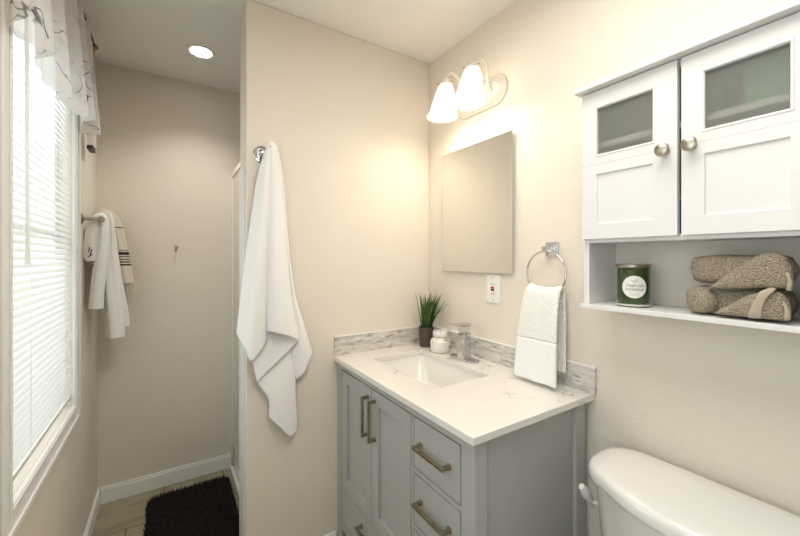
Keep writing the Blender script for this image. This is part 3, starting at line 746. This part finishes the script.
zt = rz-.008-2*R0+.034        # cloth top, low in the ring
prof = [(1.118, .907, .0885), (1.120, .98, .0860), (1.124, 1.07, .0820), (1.132, 1.14, .0770), (1.146, zt-.030, .0715), (1.158, zt-.008, .0685), (rx+.001, zt+.004, .067),
        (1.188, zt-.006, .066), (1.192, zt-.03, .066), (1.190, 1.13, .070), (1.186, 1.05, .073), (1.182, .945, .076)]
rows = []; cut = 0
for i in range(121):
    x, z, hw = poly_at(prof, i/120); row = []
    if i < 60 and z < 1.062: cut = i
    for j in range(41):
        u = -1+2*j/40; near = max(0, 1-abs(z-zt)/.05)
        row.append(Vector((x + (.0030*math.sin(u*7+z*6)+.0035*near*math.sin(u*13))*(1 if i < 65 else .25), ty-.002+u*hw + .020*(1.22-z)*(1 if i < 65 else .2), z - .012*near*(1-u*u))))
    rows.append(row)
m = MB(); m.grid(rows[cut:])
o = m.build('hand_towel', M_waffle, None, smooth=True, angle=180, solid=.009, recalc=False)
tag(o, 'white ribbed hand towel hanging in the chrome towel ring', 'towel')
m = MB(); m.grid(rows[:cut+1]); m.build('smooth_border', M_hem, o, smooth=True, angle=180, solid=.0095, recalc=False)

# ------------------------------------------------------------------ cabinet over the toilet
CF, CX0 = 1.062, 1.045     # carcass front, door face
CY0, CY1 = .134, .623
t = thing('wall_cabinet', 'white two door cabinet with open shelf over the toilet', 'cabinet', (1.14, .372, 1.20))
for y0, y1 in ((CY1-.016, CY1), (CY0, CY0+.016)): MB().box(CF, XR-.001, y0, y1, 1.2155, 1.838).build('side_panel', M_white, t, bevel=.001)
MB().box(1.214, XR-.001, CY0+.0165, CY1-.0165, 1.2155, 1.838).build('back_panel', M_white_in, t)
MB().box(1.050, XR-.001, CY0-.006, CY1+.006, 1.202, 1.215).build('bottom_shelf', M_white, t, bevel=.0015)
MB().box(CF, 1.2135, CY0+.0165, CY1-.0165, 1.397, 1.412).build('cabinet_floor', M_white, t)
MB().box(CF+.012, 1.2135, CY0+.0165, CY1-.0165, 1.676, 1.692).build('inner_shelf', M_white, t)
MB().box(CF, 1.2135, CY0+.0165, CY1-.0165, 1.822, 1.838).build('cabinet_top', M_white, t)
m = MB(); m.box(1.019, XR-.001, CY0-.012, CY1+.008, 1.8385, 1.853)
m.build('crown', M_white, t, bevel=.002)
def cdoor(y0, y1, ky, ps, pe):
    m = MB(); z0, z1 = 1.407, 1.836
    to = lambda a, b, c: (c, a, b)
    m.slab_hole(y0, y1, 1.622, z1, ps, pe, 1.651, 1.784, CX0, CX0+.016, to)
    m.slab_hole(y0, y1, z0, 1.622, ps, pe, 1.452, 1.594, CX0, CX0+.016, to)
    m.box(CX0+.005, CX0+.012, ps-.003, pe+.003, 1.449, 1.597)
    for a0, a1, b0, b1 in ((ps-.006, pe+.006, 1.645, 1.790),):
        m.slab_hole(a0, a1, b0, b1, ps-.002, pe+.002, 1.649, 1.786, CX0-.0015, CX0+.001, to)
    d = m.build('door', M_white, t, bevel=.0012)
    MB().box(CX0+.008, CX0+.0115, ps-.003, pe+.003, 1.648, 1.787).build('glass_pane', M_frost, d)
    MB().lathe([(0, 0), (.009, 0), (.009, -.003), (.006, -.006), (.006, -.012), (.013, -.018), (.0165, -.024), (.014, -.031), (.007, -.034), (0, -.0345)], (CX0-.0002, ky, 1.618), 'x', 24).build('knob', M_nickel, d, smooth=True)
cdoor(.3785, .6195, .402, .432, .575)
cdoor(.138, .3705, .3475, .188, .325)
# things inside the cabinet
def bottle(name, x, y, z, r_, h, m_, cap, label):
    q = thing(name, label, 'bottle', (x, y, z))
    MB().lathe([(0, 0), (r_, 0), (r_, h*.72), (r_*.45, h*.82), (r_*.45, h*.86), (0, h*.86)], (x, y, z), 'z', 20).build('body', m_, q, smooth=True)
    MB().lathe([(0, h*.861), (r_*.5, h*.861), (r_*.5, h), (0, h)], (x, y, z), 'z', 20).build('cap', cap, q, smooth=True)
bottle('blue_bottle', 1.10, .395, 1.4125, .016, .10, M_blue, M_plast, 'blue bottle glimpsed in the gap between the cabinet doors')
bottle('dark_bottle', 1.10, .375, 1.6925, .015, .11, M_dark, M_black, 'dark bottle glimpsed high between the cabinet doors')
o = MB().box(1.076, 1.10, .296, .322, 1.6922, 1.752).build('grey_carton', M_greybox, None, bevel=.001); tag(o, 'small dark carton blurred behind the right cabinet pane', 'box')
o = MB().box(1.10, 1.19, .155, .270, 1.6922, 1.80).build('green_carton', M_greenbox, None, bevel=.001); tag(o, 'pale green carton blurred behind the right cabinet pane', 'box')

# candle
kx, ky_, kz = 1.122, .512, 1.2155
t = thing('jar_candle', 'green jar candle with silver lid and round white label', 'candle', (kx, ky_, kz))
MB().lathe([(0, 0), (.039, 0), (.0415, .003), (.0415, .105), (.039, .108), (0, .108)], (kx, ky_, kz), 'z', 48).build('jar', M_green, t, smooth=True)
MB().lathe([(0, .1082), (.0435, .1082), (.0445, .110), (.0445, .116), (.0415, .1195), (0, .120)], (kx, ky_, kz), 'z', 48).build('lid', M_nickel, t, smooth=True)
MB().lathe([(.0415, .0025), (.0430, .003), (.0430, .006), (.0415, .0075)], (kx, ky_, kz), 'z', 48).build('base_rim', M_clear, t, smooth=True)
aim = math.atan2(-ky_-.0, -kx)+.05
def on_jar(u, v_, r_): a = aim + u/.0422; return Vector((kx + r_*math.cos(a), ky_ + r_*math.sin(a), kz+.056+v_))
m = MB(); rings = [[on_jar(.0005*math.cos(2*PI*j/40)*k*2, .0005*math.sin(2*PI*j/40)*k*2, .0419) for j in range(40)] for k in range(1, 33, 3)]
m.loft(rings, cap=False); m.add(rings[0], [tuple(range(40))])
lb = m.build('paper_label', M_label, t, smooth=True, recalc=False)
def jar_text(s, size, dv, shear=0):
    cu = bpy.data.curves.new('t', 'FONT'); cu.body = s; cu.size = size; cu.align_x = 'CENTER'; cu.shear = shear
    ob = bpy.data.objects.new('t', cu); COL.objects.link(ob); bpy.context.view_layer.update()
    me = ob.to_mesh(); m = MB()
    m.add([on_jar(v.co.x, v.co.y+dv, .0423) for v in me.vertices], [tuple(p.vertices) for p in me.polygons])
    ob.to_mesh_clear(); bpy.data.objects.remove(ob)
    return m
m = jar_text('fresh cut', .0115, .001, .35); m2_ = jar_text('eucalyptus', .0105, -.009, .2); m.add(m2_.v, m2_.f)
for u0, v0, u1, v1 in ((-.004, .012, .002, .021), (.000, .012, .008, .019), (-.002, .015, -.007, .020), (.003, .015, .005, .022)):
    m.tube([on_jar(u0, v0, .0422), on_jar((u0+u1)/2+.001, (v0+v1)/2, .0422), on_jar(u1, v1, .0422)], .0003, 5)
for v0 in (-.018, -.022): m.tube([on_jar(u, v0, .0421) for u in (-.012, -.004, .004, .012)], .00025, 5)
m.build('lettering', M_ink, lb, recalc=False)

# folded taupe towels on the shelf
def lump(m, y0, y1, xc, zc, hx, hz, tilt=0, rnd=.02, n=28, k=14):
    rings = []
    for i in range(k+1):
        s = i/k; y = lerp(y0, y1, s); e_ = min(s, 1-s)*abs(y1-y0)
        f_ = math.sqrt(max(0, 1-(1-min(1, e_/rnd))**2))*.75+.25
        ring = []
        for j in range(n):
            a = 2*PI*j/n; c_, s_ = math.cos(a), math.sin(a)
            w1 = 1+.05*math.sin(3*a+s*5)+.03*math.sin(s*17+a)
            ring.append(Vector((xc + math.copysign(abs(c_)**.6, c_)*hx*f_*w1, y, zc + tilt*(s-.5) + math.copysign(abs(s_)**.6, s_)*hz*f_*w1)))
        rings.append(ring)
    m.loft(rings)
def puff(m, poly, X, th):
    """a pillowy fold of cloth: outline seen in the photo at distance X, th thick towards the room and back"""
    pts = [P(px, py, X=X) for px, py in poly]; N_ = 64; L_ = []
    tot = len(pts)
    for i in range(N_):
        q = i*tot/N_; a = int(q); u = q-a
        L_.append(pts[a % tot].lerp(pts[(a+1) % tot], u))
    for _ in range(2): L_ = [(L_[i-1]+L_[i]*2+L_[(i+1) % N_])/4 for i in range(N_)]
    c = sum(L_, Vector())/N_; rings = []
    for sc, d in ((.55, 1.0), (.8, .9), (.92, .65), (.985, .3), (1.0, 0), (.985, -.3), (.92, -.65), (.8, -.9), (.55, -1.0)):
        rings.append([c + (p-c)*sc + Vector((-th*d, 0, 0)) for p in L_])
    m.loft(rings)
SH = 1.2155
g = 'taupe towels on the open shelf'
m = MB()
lump(m, .368, .195, 1.142, SH+.0355, .054, .033, 0, .03); lump(m, .379, .308, 1.122, SH+.0350, .056, .032, 0, .028)
puff(m, [(712, 313.5), (730, 304), (748, 295), (764, 291), (782, 292), (790, 301), (792, 312), (790, 321.5), (760, 318.5), (735, 316)], 1.076, .016)
o = m.build('folded_towel', M_taupe, None, smooth=True, angle=60); tag(o, 'folded taupe towel at the bottom of the shelf pile', 'towel', g)
m = MB(); puff(m, [(747, 318), (752, 304), (760, 291), (772, 287), (777, 289), (768, 297), (763, 309), (762, 319)], 1.062, .0075); m.build('woven_band', M_taupe_band, o, smooth=True); m = MB()
puff(m, [(784, 321), (785, 311), (783, 302), (786, 303), (791, 311), (791, 320)], 1.064, .0075)
m.build('woven_band', M_taupe_band, o, smooth=True)
m = MB()
lump(m, .376, .192, 1.132, SH+.110, .054, .033, 0, .028)
puff(m, [(706, 289.5), (722, 278), (742, 264), (760, 254), (775, 251.5), (786, 256), (793, 268), (794, 280), (791, 289), (760, 288), (735, 289.5)], 1.078, .014)
o = m.build('folded_towel', M_taupe, None, smooth=True, angle=60); tag(o, 'folded taupe towel on top of the shelf pile', 'towel', g)
m = MB(); puff(m, [(786, 291), (788, 281), (786, 272), (790, 274), (793.5, 282), (792, 291)], 1.066, .006); m.build('woven_band', M_taupe_band, o, smooth=True)
m = MB(); lump(m, .183, .141, 1.135, SH+.046, .062, .045, 0, .012)
o = m.build('folded_towel', M_taupe, None, smooth=True, angle=60); tag(o, 'folded taupe towel at the right edge beside the shelf pile', 'towel', g)

# ------------------------------------------------------------------ toilet
tcy = .352
t = thing('toilet', 'white porcelain toilet with a rounded tank lid below the cabinet', 'toilet', (.9, tcy, 0))
def tank(z, s, xb=1.197, xf=.916, hw=.243, r1=.10, r2=.085):
    """outline of the tank seen from above, bowed in front; s insets it"""
    pts = []; xb -= s*.3; hw -= s; xf += s
    def arc(cx, cy, r_, a0, a1, n): 
        for k in range(n+1): a = lerp(a0, a1, k/n); pts.append((cx+r_*math.cos(a), cy+r_*math.sin(a)))
    side = xf+.045
    arc(xb-r2, tcy-hw+r2, r2, -PI/2, 0, 6); arc(xb-r2, tcy+hw-r2, r2, 0, PI/2, 6)
    arc(side+r1, tcy+hw-r1, r1, PI/2, PI*.92, 8)
    for k in range(1, 12): 
        u = 1-2*k/12; pts.append((lerp(side+.004, xf, 1-abs(u)**2.2), tcy+u*(hw-r1+.022)))
    arc(side+r1, tcy-hw+r1, r1, PI*1.08, PI*1.5, 8)
    return [Vector((x, y, z)) for x, y in pts]
def inset(ring, z, d):
    c = Vector((1.056, tcy, 0)); out = []
    for p in ring: v_ = Vector((p.x, p.y, 0))-c; out.append(Vector((c.x+v_.x*(1-d/.14), c.y+v_.y*(1-d/.243), z)))
    return out
base_ring = tank(.75, 0)
m = MB(); m.loft([inset(base_ring, z, d) for z, d in ((.738, .006), (.741, .001), (.750, 0), (.764, .001), (.772, .005), (.777, .012), (.780, .024), (.782, .05), (.783, .09))]); m.build('tank_lid', M_porc, t, smooth=True, angle=60)
m = MB(); m.loft([tank(.40, .055), tank(.43, .035), tank(.60, .022), tank(.7375, .014)]); m.build('tank', M_porc, t, smooth=True, angle=50)
q = [P(595.5, 508, Y=.600), P(592, 502, Y=.604), P(588, 496, Y=.607), P(584, 490, Y=.609), P(581, 486, Y=.610)]
m = MB(); m.tube(q, [.002, .008, .0145, .0160, .009], 14); m.v = [Vector((p.x, .604+(p.y-.604)*.8, p.z)) for p in m.v]; m.tube([P(592, 502, Y=.602), P(592, 502, Y=.602)+Vector((.03, -.045, 0))], .006, 10); m.build('flush_lever', M_porc, t, smooth=True)
m = MB()
def ell(cx, rx_, ry_, z, n=36): return [Vector((cx+rx_*math.cos(2*PI*k/n), tcy+ry_*math.sin(2*PI*k/n), z)) for k in range(n)]
m.loft([ell(.80, .20, .10, .0), ell(.80, .20, .10, .02), ell(.80, .17, .085, .12), ell(.76, .20, .12, .25), ell(.70, .25, .175, .36), ell(.70, .255, .18, .395), ell(.70, .20, .13, .395), ell(.71, .15, .09, .30), ell(.72, .05, .04, .22)])
m.box(.90, 1.17, tcy-.10, tcy+.10, .20, .399)
m.build('bowl', M_porc, t, smooth=True, angle=50)
m = MB(); m.loft([ell(.70, .26, .185, .397), ell(.70, .262, .187, .405), ell(.70, .262, .187, .425), ell(.70, .25, .175, .432)]); m.build('seat_lid', M_plast, t, smooth=True, angle=50)
